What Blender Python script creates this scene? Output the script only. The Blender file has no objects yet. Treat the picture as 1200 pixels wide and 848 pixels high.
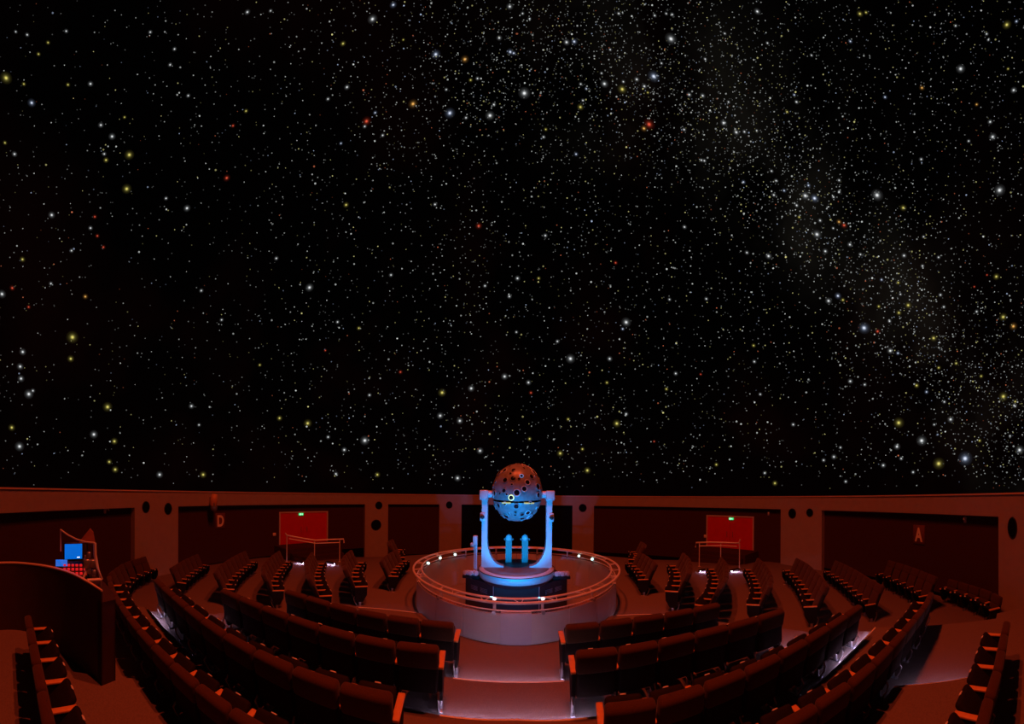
import bpy, bmesh, math, random
from mathutils import Vector, Matrix
from math import sin, cos, pi, atan2, hypot, sqrt
random.seed(7)
sc = bpy.context.scene
col = sc.collection
# ------------------------------------------------------------------ camera
D = 8.3            # camera to the projector (the projector stands at the world origin)
EYE = 2.85         # eye above the carpet beside the railing
FPX = 320.0        # pixels per radian of the cylindrical panorama, frame 1200 x 848
CX, CY = 606.0, 584.0
ROLL = 3.0 / FPX
cam_d = bpy.data.cameras.new('camera')
cam = bpy.data.objects.new('camera', cam_d); col.objects.link(cam)
cam_d.type = 'PANO'; cam_d.panorama_type = 'CENTRAL_CYLINDRICAL'
cam_d.central_cylindrical_range_u_min = -CX / FPX
cam_d.central_cylindrical_range_u_max = (1200 - CX) / FPX
cam_d.central_cylindrical_range_v_min = -(848 - CY) / FPX
cam_d.central_cylindrical_range_v_max = CY / FPX
cam_d.central_cylindrical_radius = 1.0
cam.location = (0, -D, EYE)
cam.rotation_euler = (Matrix.Rotation(-ROLL, 3, 'Y') @ Matrix.Rotation(pi / 2, 3, 'X')).to_euler()
sc.camera = cam
sc.view_settings.view_transform = 'Standard'; sc.view_settings.look = 'None'
sc.view_settings.exposure = 0.0; sc.view_settings.gamma = 1.0
sc.view_settings.use_curve_mapping = False
w = bpy.data.worlds.new('world'); sc.world = w; w.use_nodes = True
w.node_tree.nodes['Background'].inputs[0].default_value = (0, 0, 0, 1)
w.node_tree.nodes['Background'].inputs[1].default_value = 0.0

R = 13.2           # hall radius
ZB1 = EYE + 0.26   # top of the wall band, where the dome springs
ZB0 = EYE - 0.50   # underside of the band

# ------------------------------------------------------------------ house lights (red) and projector spots (blue)
RED = (1.0, 0.095, 0.026)
def lamp(name, kind, loc, energy, color, target=None, size=0.0, angle=1.2, blend=0.6):
    l = bpy.data.lights.new(name, kind); o = bpy.data.objects.new(name, l); col.objects.link(o)
    l.energy = energy; l.color = color; o.location = loc; l.shadow_soft_size = size
    if kind == 'SPOT': l.spot_size = angle; l.spot_blend = blend
    if target is not None:
        o.rotation_euler = (Vector(target) - Vector(loc)).to_track_quat('-Z', 'Y').to_euler()
    return o
for sx in (-1, 1):                                          # dim red house lights in the dome overhead, above the picture
    lamp('house_light_offscreen', 'SPOT', (sx * 1.76, -4.25, 15.5), 2900, RED, (sx * 1.9, -1.0, 0), 0.06, 2.3, 0.9)
BLUE = (0.0, 0.33, 1.0)
for sx in (-1, 1):                                          # the lamps on the two front posts of the railing, aimed at the projector
    lamp('post_lamp', 'SPOT', (sx * 0.49, -2.82, 0.90), 400, BLUE, (sx * 0.25, 0, 2.05), 0.03, 0.95, 0.45)
    lamp('post_lamp', 'SPOT', (sx * 0.49, -2.82, 0.89), 150, BLUE, (sx * 0.35, -1.0, 0.66), 0.03, 1.0, 0.5)

# ------------------------------------------------------------------ helpers
def C(X, Y, z=0.0): return Vector((X, Y - D, z))          # plan position measured from the camera
def yhor(x): return CY + 3.0 * sin((x - CX) / FPX)
def at(x, y, d):                                          # point seen at (x, y) that lies d below the eye
    th = (x - CX) / FPX; r = d / ((y - yhor(x)) / FPX)
    return Vector((r * sin(th), r * cos(th) - D, EYE - d))
def atr(x, y, r):                                         # point seen at (x, y) at plan distance r
    th = (x - CX) / FPX
    return Vector((r * sin(th), r * cos(th) - D, EYE - (y - yhor(x)) / FPX * r))
def wall_rho(x, rad=R):
    th = (x - CX) / FPX
    return D * cos(th) + sqrt(rad * rad - (D * sin(th)) ** 2)
def wall_phi(x, rad=R):
    th = (x - CX) / FPX; r = wall_rho(x, rad)
    p = atan2(r * cos(th) - D, r * sin(th)); return p if p > -pi / 2 else p + 2 * pi
def wall_z(x, y, rad=R): return EYE - (y - yhor(x)) / FPX * wall_rho(x, rad)
def project(p):
    v = Vector(p) - Vector((0, -D, EYE)); th = atan2(v.x, v.y); r = hypot(v.x, v.y)
    return CX + FPX * th, CY + 3 * sin(th) - FPX * v.z / r

class MB:
    def __init__(s): s.v = []; s.f = []; s.smooth = []
    def add(s, vs, fs, smooth=False):
        b = len(s.v); s.v += [tuple(v) for v in vs]
        for f in fs: s.f.append(tuple(b + i for i in f)); s.smooth.append(smooth)
    def box(s, x0, x1, y0, y1, z0, z1, M=None):
        vs = [Vector((x, y, z)) for z in (z0, z1) for y in (y0, y1) for x in (x0, x1)]
        if M is not None: vs = [M @ v for v in vs]
        s.add(vs, [(0, 2, 3, 1), (4, 5, 7, 6), (0, 1, 5, 4), (2, 6, 7, 3), (0, 4, 6, 2), (1, 3, 7, 5)])
    def rbox(s, x0, x1, y0, y1, z0, z1, bev, seg=2, M=None):
        bm = bmesh.new(); bmesh.ops.create_cube(bm, size=1)
        for v in bm.verts:
            v.co = Vector(((x0 + x1) / 2 + v.co.x * (x1 - x0), (y0 + y1) / 2 + v.co.y * (y1 - y0), (z0 + z1) / 2 + v.co.z * (z1 - z0)))
        bmesh.ops.bevel(bm, geom=bm.edges[:], offset=bev, segments=seg, affect='EDGES', profile=0.5)
        bm.verts.index_update()
        s.add([(M @ v.co) if M is not None else v.co.copy() for v in bm.verts], [[v.index for v in f.verts] for f in bm.faces], True)
        bm.free()
    def tube(s, pts, r, n=8, closed=False, cap=True):
        pts = [Vector(p) for p in pts]; m = len(pts); b = []
        for i, p in enumerate(pts):
            a = pts[(i - 1) % m] if (closed or i > 0) else p
            c = pts[(i + 1) % m] if (closed or i < m - 1) else p
            t = (c - a).normalized()
            up = Vector((0, 0, 1)) if abs(t.z) < 0.95 else Vector((1, 0, 0))
            u = t.cross(up).normalized(); v2 = u.cross(t).normalized()
            rr = r[i] if isinstance(r, (list, tuple)) else r
            b += [p + (u * cos(2 * pi * k / n) + v2 * sin(2 * pi * k / n)) * rr for k in range(n)]
        fs = []
        for i in range(m if closed else m - 1):
            j = (i + 1) % m
            for k in range(n):
                k2 = (k + 1) % n
                fs.append((i * n + k, i * n + k2, j * n + k2, j * n + k))
        s.add(b, fs, True)
        if not closed and cap:
            s.add(b[:n], [tuple(range(n))]); s.add(b[-n:], [tuple(reversed(range(n)))])
    def lathe(s, prof, n=24, M=None, capped=True):
        vs = [Vector((r * cos(2 * pi * k / n), r * sin(2 * pi * k / n), z)) for r, z in prof for k in range(n)]
        if M is not None: vs = [M @ v for v in vs]
        fs = [(i * n + k, i * n + (k + 1) % n, (i + 1) * n + (k + 1) % n, (i + 1) * n + k) for i in range(len(prof) - 1) for k in range(n)]
        s.add(vs, fs, True)
        if capped:
            s.add(vs[:n], [tuple(reversed(range(n)))]); s.add(vs[-n:], [tuple(range(n))])
    def prism(s, outline, axis_vec, M=None, smooth=False):
        a = [Vector(p) for p in outline]; d = Vector(axis_vec); n = len(a)
        vs = a + [p + d for p in a]
        if M is not None: vs = [M @ v for v in vs]
        s.add(vs, [tuple(range(n)), tuple(reversed(range(n, 2 * n)))] + [(i, n + i, n + (i + 1) % n, (i + 1) % n) for i in range(n)], smooth)
    def arc(s, r0, r1, p0, p1, z0, z1, n=None):            # a curved block between two radii about the hall centre
        n = n or max(2, int(abs(p1 - p0) / 0.03))
        vs = []
        for i in range(n + 1):
            p = p0 + (p1 - p0) * i / n
            for r in (r0, r1):
                for z in (z0, z1): vs.append((r * cos(p), r * sin(p), z))
        fs = []
        for i in range(n):
            a = 4 * i; b = a + 4
            fs += [(a, a + 1, b + 1, b), (a + 2, b + 2, b + 3, a + 3), (a, b, b + 2, a + 2), (a + 1, a + 3, b + 3, b + 1)]
        fs += [(0, 2, 3, 1), (4 * n, 4 * n + 1, 4 * n + 3, 4 * n + 2)]
        s.add(vs, fs)
    def mesh(s, name, mat=None):
        me = bpy.data.meshes.new(name); me.from_pydata([tuple(v) for v in s.v], [], s.f)
        me.polygons.foreach_set('use_smooth', s.smooth)
        bm = bmesh.new(); bm.from_mesh(me); bmesh.ops.recalc_face_normals(bm, faces=bm.faces[:]); bm.to_mesh(me); bm.free()
        if mat: me.materials.append(mat)
        return me
    def build(s, name, mat, parent=None):
        return link(name, s.mesh(name, mat), parent)
def link(name, me, parent=None, loc=None, rot=None):
    o = bpy.data.objects.new(name, me); col.objects.link(o)
    if parent: o.parent = parent
    if loc is not None: o.location = loc
    if rot is not None: o.rotation_euler = rot
    return o
def empty(name, loc=(0, 0, 0), rz=0.0):
    o = bpy.data.objects.new(name, None); col.objects.link(o); o.location = loc; o.rotation_euler = (0, 0, rz)
    o.empty_display_size = 0.2
    return o
def tag(o, label=None, cat=None, group=None, kind=None):
    if label: o['label'] = label
    if cat: o['category'] = cat
    if group: o['group'] = group
    if kind: o['kind'] = kind
    return o
def smoothed(me_obj): return me_obj

# ------------------------------------------------------------------ materials
def mat(name, base, rough=0.6, metal=0.0, emit=None, estr=0.0, noise=None, bump=0.0, nscale=20.0, sheen=0.0, spec=0.5, coat=0.0, trans=0.0):
    m = bpy.data.materials.new(name); m.use_nodes = True; nt = m.node_tree
    p = nt.nodes['Principled BSDF']
    p.inputs['Base Color'].default_value = (*base, 1); p.inputs['Roughness'].default_value = rough; p.inputs['Metallic'].default_value = metal
    p.inputs['Specular IOR Level'].default_value = spec; p.inputs['Sheen Weight'].default_value = sheen; p.inputs['Coat Weight'].default_value = coat
    p.inputs['Transmission Weight'].default_value = trans
    if emit: p.inputs['Emission Color'].default_value = (*emit, 1); p.inputs['Emission Strength'].default_value = estr
    if noise or bump:
        tc = nt.nodes.new('ShaderNodeTexCoord'); nz = nt.nodes.new('ShaderNodeTexNoise'); nz.inputs['Scale'].default_value = nscale; nz.inputs['Detail'].default_value = 5
        nt.links.new(tc.outputs['Object'], nz.inputs['Vector'])
        if noise:
            rp = nt.nodes.new('ShaderNodeValToRGB'); rp.color_ramp.elements[0].position = 0.3; rp.color_ramp.elements[1].position = 0.7
            rp.color_ramp.elements[0].color = (*noise, 1); rp.color_ramp.elements[1].color = (*base, 1)
            nt.links.new(nz.outputs['Fac'], rp.inputs[0]); nt.links.new(rp.outputs[0], p.inputs['Base Color'])
        if bump:
            b = nt.nodes.new('ShaderNodeBump'); b.inputs['Strength'].default_value = bump; b.inputs['Distance'].default_value = 0.01
            nt.links.new(nz.outputs['Fac'], b.inputs['Height']); nt.links.new(b.outputs[0], p.inputs['Normal'])
    return m
M_carpet = mat('carpet_rust', (0.215, 0.160, 0.140), 0.95, noise=(0.17, 0.125, 0.108), bump=0.3, nscale=60, spec=0.1)
M_wall = mat('painted_wall', (0.42, 0.34, 0.26), 0.8, noise=(0.39, 0.315, 0.24), nscale=3, spec=0.2)
M_panel = mat('acoustic_panel', (0.075, 0.03, 0.018), 0.95, noise=(0.06, 0.022, 0.014), bump=0.2, nscale=40, spec=0.05)
M_black = mat('black_cloth', (0.006, 0.006, 0.007), 0.95, spec=0.05)
M_fabric = mat('seat_fabric', (0.085, 0.040, 0.017), 0.95, noise=(0.060, 0.028, 0.012), bump=0.25, nscale=90, sheen=0.15, spec=0.1)
M_shell = mat('seat_shell', (0.014, 0.008, 0.006), 0.8, noise=(0.010, 0.006, 0.005), nscale=15, spec=0.2)
M_arm = mat('armrest_wood', (0.80, 0.40, 0.12), 0.45, noise=(0.7, 0.32, 0.09), nscale=12)
M_metal = mat('grey_metal', (0.45, 0.45, 0.47), 0.35, metal=0.8)
M_plate = mat('number_plate', (0.85, 0.85, 0.85), 0.4)
M_rail = mat('rail_metal', (0.86, 0.80, 0.77), 0.35, metal=0.1)
M_frost = mat('frosted_panel', (0.80, 0.75, 0.72), 0.32, noise=(0.76, 0.71, 0.68), nscale=2.5, coat=0.4)
M_gate = mat('frosted_gate', (0.80, 0.72, 0.78), 0.25, noise=(0.74, 0.66, 0.72), nscale=2.5, coat=0.5)
M_glass = mat('balustrade_glass', (0.75, 0.6, 0.58), 0.12, trans=0.85, spec=0.5)
def translucent(m, fac, c):
    nt = m.node_tree; p = nt.nodes['Principled BSDF']; out = nt.nodes['Material Output']; t = nt.nodes.new('ShaderNodeBsdfTranslucent'); t.inputs[0].default_value = (*c, 1)
    x = nt.nodes.new('ShaderNodeMixShader'); x.inputs[0].default_value = fac; nt.links.new(p.outputs[0], x.inputs[1]); nt.links.new(t.outputs[0], x.inputs[2]); nt.links.new(x.outputs[0], out.inputs[0])
translucent(M_frost, 0.35, (0.85, 0.82, 0.80)); translucent(M_gate, 0.35, (0.88, 0.85, 0.86))
M_pit = mat('pit_floor', (0.40, 0.30, 0.24), 0.8, noise=(0.34, 0.25, 0.20), nscale=6)
M_cab = mat('black_cabinet', (0.02, 0.019, 0.022), 0.35, noise=(0.015, 0.015, 0.017), nscale=5)
M_yoke = mat('projector_paint', (0.56, 0.58, 0.60), 0.38, noise=(0.52, 0.54, 0.56), nscale=4, coat=0.3)
M_ball = mat('ball_paint', (0.26, 0.27, 0.28), 0.35, noise=(0.18, 0.19, 0.20), nscale=9)
M_dark = mat('dark_lens', (0.008, 0.008, 0.012), 0.1)
M_disc = mat('turntable_top', (0.17, 0.16, 0.16), 0.5, noise=(0.13, 0.125, 0.125), nscale=6)
M_grey = mat('instrument_grey', (0.20, 0.18, 0.17), 0.6)
M_door = mat('red_door', (0.78, 0.018, 0.008), 0.5, noise=(0.70, 0.014, 0.006), nscale=2)
M_doorframe = mat('door_frame', (0.70, 0.55, 0.50), 0.5)
M_sign = mat('sign_plate', (0.16, 0.05, 0.03), 0.7)
M_letter = mat('sign_letter', (0.95, 0.85, 0.62), 0.7)
M_desk = mat('console_wood', (0.05, 0.024, 0.014), 0.6, noise=(0.038, 0.018, 0.011), nscale=6)
M_desktrim = mat('console_trim', (0.75, 0.55, 0.42), 0.5)
M_exit = mat('exit_sign_glow', (0.0, 0.3, 0.1), 0.5, emit=(0.02, 0.9, 0.25), estr=1.0)
M_exitmark = mat('exit_sign_mark', (0.9, 0.9, 0.9), 0.5, emit=(0.7, 1.0, 0.8), estr=1.0)
M_led = mat('step_led', (1, 1, 1), 0.5, emit=(0.72, 0.58, 1.0), estr=100.0)
M_led_low = mat('step_led_low', (1, 1, 1), 0.5, emit=(0.72, 0.58, 1.0), estr=14.0)
M_ledw = mat('rail_led', (1, 1, 1), 0.5, emit=(0.55, 1.0, 0.95), estr=2.2)
M_ledwhite = mat('post_led', (1, 1, 1), 0.5, emit=(0.8, 0.9, 1.0), estr=1.6)
M_screen = mat('screen_blue', (0.0, 0.02, 0.1), 0.4, emit=(0.0, 0.13, 0.62), estr=1.0)
M_button = mat('red_button', (0.3, 0.0, 0.0), 0.4, emit=(0.6, 0.01, 0.01), estr=0.9)
M_plastic = mat('black_plastic', (0.02, 0.02, 0.022), 0.4)
M_shade = mat('lamp_shade', (0.35, 0.12, 0.06), 0.7)

# ------------------------------------------------------------------ floor: outward-falling base and the near terraces
def cone_z(r, az=-1.57):                                   # falls outward, and faster towards the far wall
    w_ = min(1.0, max(0.0, sin(az) * 1.6 - 0.2))
    return -0.14 - 0.07 * (max(r, 3.0) - 3.0) - 0.17 * w_ * max(0.0, r - 9.0)
def conexy(X, Y): return cone_z(hypot(X, Y - D), atan2(Y - D, X))
RING = 2.97
def S0(X): X = X if X > 0 else -0.88 * X; return 6.4 - 0.02 * X ** 2 - 0.00019 * X ** 6
def SA(X0): X = abs(X0); return min(4.01 - 0.02 * X - 0.02 * X * X, S0(X0) - 0.35)
def SB(X0): X = abs(X0); return min(3.15 - 0.07 * X - 0.018 * X * X, SA(X0) - 0.35)
def SC(X0): X = abs(X0); return min(2.36 - 0.27 * X + 0.013 * X * X, SB(X0) - 0.35)
def SD(X0):
    X = abs(X0)
    f = lambda t: 1.72 - 0.40 * t + 0.02 * t * t
    if X < 3.35: y = f(X)
    elif X < 3.6: y = f(3.35) + (-0.5 - f(3.35)) * (X - 3.35) / 0.25
    else: y = -0.5 - 0.3 * (X - 3.6)
    return min(y, SC(X0) - 0.3)
def S0cut(X):
    y = S0(X)
    if abs(X) < RING + 0.05: y = min(y, D - sqrt((RING + 0.05) ** 2 - X * X))
    return y
RISE = 0.14
TERR = [(S0cut, 0.0), (SA, RISE), (SB, 2 * RISE), (SC, 3 * RISE), (SD, 4 * RISE)]
def floor_z(X, Y):
    z = conexy(X, Y)
    for f, zz in TERR:
        if Y < f(X) - 0.01: z = zz
    return z
m = MB(); NP = 144
rad = [RING - 0.02, 3.6, 5, 7, 9, 11, 13, R + 0.45]
vs = [(r * cos(2 * pi * k / NP), r * sin(2 * pi * k / NP), cone_z(r, 2 * pi * k / NP) + dz) for dz in (0, -0.25) for r in rad for k in range(NP)]
nr = len(rad); fs = []
for lay in range(2):
    for i in range(nr - 1):
        for k in range(NP):
            q = [lay * nr * NP + i * NP + k, lay * nr * NP + i * NP + (k + 1) % NP, lay * nr * NP + (i + 1) * NP + (k + 1) % NP, lay * nr * NP + (i + 1) * NP + k]
            fs.append(q if lay == 0 else q[::-1])
m.add(vs, fs)
floor = m.build('floor', M_carpet); tag(floor, 'rust red carpet floor of the round hall', kind='structure')
xs = [i * 0.1 for i in range(-92, 93)]
xs = sorted(set(xs + [s * (RING + 0.05 - e) for s in (-1, 1) for e in (0, 0.002, 0.01, 0.03)] + [s * e for s in (-1, 1) for e in (3.35, 3.45, 3.55, 3.6)]))
terr_objs = []
for k, (f, zt) in enumerate(TERR):
    m = MB(); b = -1.0 if k == 0 else TERR[k - 1][1] - 0.02
    pts = []
    for X in xs:
        lo = D - sqrt((R + 0.3) ** 2 - X * X); hi = f(X)
        if hi > lo + 0.05: pts.append((X, lo, hi))
    n = len(pts); vs = []
    for X, lo, hi in pts:
        vs += [C(X, lo, zt), C(X, hi + 0.03, zt), C(X, hi + 0.03, zt - 0.035), C(X, hi, zt - 0.035), C(X, hi, b), C(X, lo, b)]
    fs = []
    for i in range(n - 1):
        a = 6 * i; c = a + 6
        for j in range(6): fs.append((a + j, a + (j + 1) % 6, c + (j + 1) % 6, c + j))
    fs += [tuple(range(6)), tuple(reversed(range(6 * n - 6, 6 * n)))]
    m.add(vs, fs)
    o = m.build('terrace_step', M_carpet, floor); terr_objs.append(o)
# step lights: thin strips under the nosing, only in the aisles
def step_led(f, zt, x0, x1, parent, mt=None):
    m = MB(); n = max(3, int(abs(x1 - x0) / 0.15)); pts = [x0 + (x1 - x0) * i / n for i in range(n + 1)]
    vs = []
    for X in pts:
        y = f(X)
        vs += [C(X, y + 0.002, zt - 0.0385), C(X, y + 0.028, zt - 0.0385), C(X, y + 0.028, zt - 0.034), C(X, y + 0.002, zt - 0.034)]
    fs = [(4 * i + j, 4 * i + (j + 1) % 4, 4 * i + 4 + (j + 1) % 4, 4 * i + 4 + j) for i in range(n) for j in range(4)]
    fs += [(0, 1, 2, 3), (4 * n + 3, 4 * n + 2, 4 * n + 1, 4 * n)]
    m.add(vs, fs); nz_ = MB(); vs = []
    for X in pts:
        y = f(X); vs += [C(X, y + 0.012, zt - 0.004), C(X, y + 0.034, zt - 0.004), C(X, y + 0.034, zt + 0.004), C(X, y + 0.012, zt + 0.004)]
    nz_.add(vs, fs); nz_.build('nosing_trim', M_letter, parent)
    return m.build('step_light', mt or M_led, parent)
step_led(SA, RISE, -0.93, 0.72, terr_objs[1])
step_led(SB, 2 * RISE, -0.88, 0.95, terr_objs[2])
for s in (-1, 1):
    step_led(S0, 0.0, s * 2.42, s * 3.85, terr_objs[0], M_led_low)
step_led(SA, RISE, -4.75, -4.3, terr_objs[1]); step_led(SA, RISE, 3.6, 4.2, terr_objs[1])
step_led(SB, 2 * RISE, -5.6, -4.75, terr_objs[2]); step_led(SB, 2 * RISE, 3.85, 4.75, terr_objs[2])
step_led(SC, 3 * RISE, -5.75, -5.1, terr_objs[3]); step_led(SC, 3 * RISE, 3.9, 5.1, terr_objs[3])
step_led(SD, 4 * RISE, 3.38, 3.58, terr_objs[4])

# ------------------------------------------------------------------ walls
pil = [(158, 209), (428, 455), (515, 541), (671, 696), (915, 963), (1170, 1232)]
band = MB(); band.arc(R, R + 0.5, 0, 2 * pi, ZB0, ZB1, 160)
o = band.build('wall_upper', M_wall); tag(o, 'smooth lit band running round the hall under the dome', kind='structure')
lip = MB(); lip.arc(R - 0.05, R + 0.02, 0, 2 * pi, ZB1 - 0.05, ZB1, 160)
lip.build('lit_edge_trim', M_desktrim, o)  # pale lip paints in the bright line of light along the band's top
edges = []
for k, (a, b) in enumerate(pil):
    p1, p0 = wall_phi(a), wall_phi(min(b, 1200))
    if b > 1200: p0 = p1 - 0.20
    edges.append((p0, p1))
extra = []                                                 # the wall goes on behind the camera
pl, pr = edges[0][1], edges[-1][0]                          # most left (largest phi) and most right
q = pl + 0.62
while q + 0.25 < pr + 2 * pi - 0.4:
    extra.append((q, q + 0.18)); q += 0.80
allp = sorted([(a, b) for a, b in edges] + extra)
for p0, p1 in allp:
    m = MB(); m.arc(R, R + 0.5, p0, p1, -1.9, ZB0 + 0.01)
    o = m.build('wall_pilaster', M_wall); tag(o, 'plain lit pilaster of the hall wall', kind='structure')
for i in range(len(allp)):
    a = allp[i][1]; b = allp[(i + 1) % len(allp)][0]
    if b < a: b += 2 * pi
    m = MB(); m.arc(R + 0.28, R + 0.5, a - 0.005, b + 0.005, -1.9, ZB0 + 0.02)
    mid = (a + b) / 2
    is_c = abs(((mid - pi / 2 + pi) % (2 * pi)) - pi) < 0.12
    o = m.build('wall_panel', M_black if is_c else M_panel); tag(o, 'dark recessed acoustic panel of the hall wall', kind='structure')
    g = MB(); g.arc(R + 0.24, R + 0.285, a, b, -1.9, cone_z(R, (a + b) / 2) + 0.10)
    g.build('baseboard', M_black, o)

# speaker ports in the pilasters
def wall_frame(x, y, rad=R):
    p = wall_phi(x, rad); z = wall_z(x, y, rad)
    pos = Vector((rad * cos(p), rad * sin(p), z)); inward = Vector((-cos(p), -sin(p), 0)); right = Vector((sin(p), -cos(p), 0))
    M = Matrix(((right.x, 0, inward.x, pos.x), (right.y, 0, inward.y, pos.y), (0, 1, 0, pos.z), (0, 0, 0, 1)))
    return M                                                # local x = right, y = up, z = into the room
def px_m(x, rad=R): return wall_rho(x, rad) / FPX
ports = [(171, 594, 4.5, 7, 'left one of a pair on the broad pilaster beside sign D'), (197, 596, 4.5, 7, 'right one of a pair on the broad pilaster beside sign D'),
         (444, 592, 4.2, 4.6, 'small upper one above a larger hole on the narrow pilaster'), (441, 615, 6, 6.4, 'large lower one below a smaller hole on the narrow pilaster'),
         (526.5, 591.5, 3.8, 4.3, 'single one on the pilaster between black panel and narrow brown panel'), (683, 595, 4.6, 4.8, 'single one on the pilaster between black panel and wide door panel'),
         (928.5, 601.5, 4.5, 6, 'left one of a pair on the broad pilaster beside sign A'), (949, 600.5, 4, 5, 'right one of a pair on the broad pilaster beside sign A'),
         (1186.5, 618.5, 5.6, 13, 'tall oval one alone on the pilaster beyond sign A')]
for x, y, rx, ry, txt in ports:
    M = wall_frame(x, y); ci = sqrt(max(0.05, 1 - (D / R * sin((x - CX) / FPX)) ** 2))
    a = rx * px_m(x) / ci; b = ry * px_m(x)
    root = empty('speaker_port', M.translation); tag(root, 'dark speaker port, ' + txt, 'speaker', 'speaker ports in the wall')
    for nm, prof, mt in (('cone', [(0.02, 0.004), (0.5, 0.008), (0.9, 0.012)], M_black), ('bezel', [(0.88, 0.0), (0.88, 0.022), (1.0, 0.018), (1.02, 0.0)], M_plastic)):
        mm = MB(); n = 28
        vs = [M.to_3x3() @ Vector((r * a * cos(2 * pi * k / n), r * b * sin(2 * pi * k / n), z)) for r, z in prof for k in range(n)]
        mm.add(vs, [(i * n + k, i * n + (k + 1) % n, (i + 1) * n + (k + 1) % n, (i + 1) * n + k) for i in range(len(prof) - 1) for k in range(n)], True)
        if nm == 'cone': mm.add(vs[:n], [tuple(range(n))])
        mm.build(nm, mt, root)

# lettered signs on the panels
RP = R + 0.28
def letter_sign(x, y, ch, wpx, hpx, label):
    M = wall_frame(x, y, RP); u = px_m(x, RP); ci = sqrt(1 - (D / R * sin((x - CX) / FPX)) ** 2)
    a = wpx / 2 * u / ci; b = hpx / 2 * u
    root = empty('section_sign', M.translation); root.rotation_euler = M.to_euler()
    tag(root, label, 'sign')
    mm = MB(); mm.rbox(-a, a, -b, b, 0.0, 0.05, 0.01, 1); mm.build('plate', M_sign, root)
    cu = bpy.data.curves.new('letter', 'FONT'); cu.body = ch; cu.align_x = 'CENTER'; cu.align_y = 'CENTER'; cu.size = 1; cu.extrude = 0.01; cu.offset = 0.03
    to = bpy.data.objects.new('tmp', cu); col.objects.link(to)
    dg = bpy.context.evaluated_depsgraph_get(); me = bpy.data.meshes.new_from_object(to.evaluated_get(dg))
    bpy.data.objects.remove(to)
    xs_ = [v.co.x for v in me.vertices]; ys_ = [v.co.y for v in me.vertices]
    cx_, cy_ = (min(xs_) + max(xs_)) / 2, (min(ys_) + max(ys_)) / 2; wx, wy = max(xs_) - min(xs_), max(ys_) - min(ys_)
    for v in me.vertices:
        v.co = Vector(((v.co.x - cx_) / wx * a * 1.35, (v.co.y - cy_) / wy * b * 1.5, 0.055 + v.co.z))
    me.materials.clear(); me.materials.append(M_letter)
    link('letter', me, root)
letter_sign(258, 610, 'D', 11, 18, 'dark red plate with a pale letter D on the panel')
letter_sign(1077.5, 626, 'A', 13, 22, 'dark red plate with a pale letter A on the panel')

# doors with exit signs
def door(n, x0, x1, y0, y1, sx, sy, label):
    rad = R + 0.26; p1, p0 = wall_phi(x0, rad), wall_phi(x1, rad)
    xm = (x0 + x1) / 2; zt, zb = wall_z(xm, y0, rad), wall_z(xm, y1, rad)
    pm = (p0 + p1) / 2
    root = empty('door_%d' % n, (rad * cos(pm), rad * sin(pm), zb)); tag(root, label, kind='structure')
    off = Vector((rad * cos(pm), rad * sin(pm), zb))
    def bl(nm, mt, parts):
        mm = MB()
        for r0, r1, a, b, z0, z1 in parts: mm.arc(r0, r1, a, b, z0, z1, 4)
        mm.v = [tuple(Vector(v) - off) for v in mm.v]
        return mm.build(nm, mt, root)
    e = 0.006
    bl('door_frame', M_doorframe, [(rad - 0.05, rad + 0.1, p0 - e, p0, zb, zt), (rad - 0.05, rad + 0.1, p1, p1 + e, zb, zt), (rad - 0.05, rad + 0.1, p0 - e, p1 + e, zt, zt + 0.08)])
    for a, b in ((p0 + 0.0005, pm - 0.0006), (pm + 0.0006, p1 - 0.0005)):
        lf = bl('door_leaf', M_door, [(rad - 0.01, rad + 0.04, a, b, zb, zt)])
        mm = MB(); hp = a + 0.015 if a > pm else b - 0.015
        hc = Vector(((rad - 0.06) * cos(hp), (rad - 0.06) * sin(hp), zb + 0.75)) - off
        mm.tube([hc, hc + Vector((0, 0, 0.35))], 0.018, 6)
        tocen = Vector((cos(hp), sin(hp), 0)) * 0.06
        mm.tube([hc + Vector((0, 0, 0.03)), hc + Vector((0, 0, 0.03)) + tocen], 0.012, 6); mm.tube([hc + Vector((0, 0, 0.32)), hc + Vector((0, 0, 0.32)) + tocen], 0.012, 6)
        mm.build('handle', M_metal, lf)
    return root, rad, zb, zt, p0, p1
def exit_sign(x, y, label):
    M = wall_frame(x, y, R + 0.2); u = px_m(x)
    root = empty('exit_sign', M.translation); root.rotation_euler = M.to_euler(); tag(root, label, 'sign', None)
    mm = MB(); mm.rbox(-2.9 * u, 2.9 * u, -1.3 * u, 1.3 * u, -0.03, 0.03, 0.01, 1); mm.build('light_box', M_exit, root)
    mm = MB(); mm.box(-1.9 * u, -0.3 * u, -0.9 * u, 0.9 * u, 0.028, 0.036)                       # door shape of the pictogram
    mm.prism([(0.2 * u, -0.3 * u, 0.028), (1.3 * u, -0.3 * u, 0.028), (1.3 * u, -0.8 * u, 0.028), (2.2 * u, 0, 0.028), (1.3 * u, 0.8 * u, 0.028), (1.3 * u, 0.3 * u, 0.028), (0.2 * u, 0.3 * u, 0.028)], (0, 0, 0.008))
    mm.build('pictogram', M_exitmark, root)
    mm = MB(); mm.box(-0.2 * u, 0.2 * u, -0.2 * u, 0.2 * u, -0.12, -0.02); mm.build('bracket', M_plastic, root)
doors = [door(1, 328.5, 383, 600.5, 636, 353, 602, 'red double door on the D side of the hall'),
         door(2, 829.5, 882.5, 605.5, 642, 857, 607, 'red double door on the A side of the hall')]
exit_sign(353, 602.3, 'small glowing green exit sign over the red door beside sign D')
exit_sign(857, 607.6, 'small glowing green exit sign over the red door farther from sign D')
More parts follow.
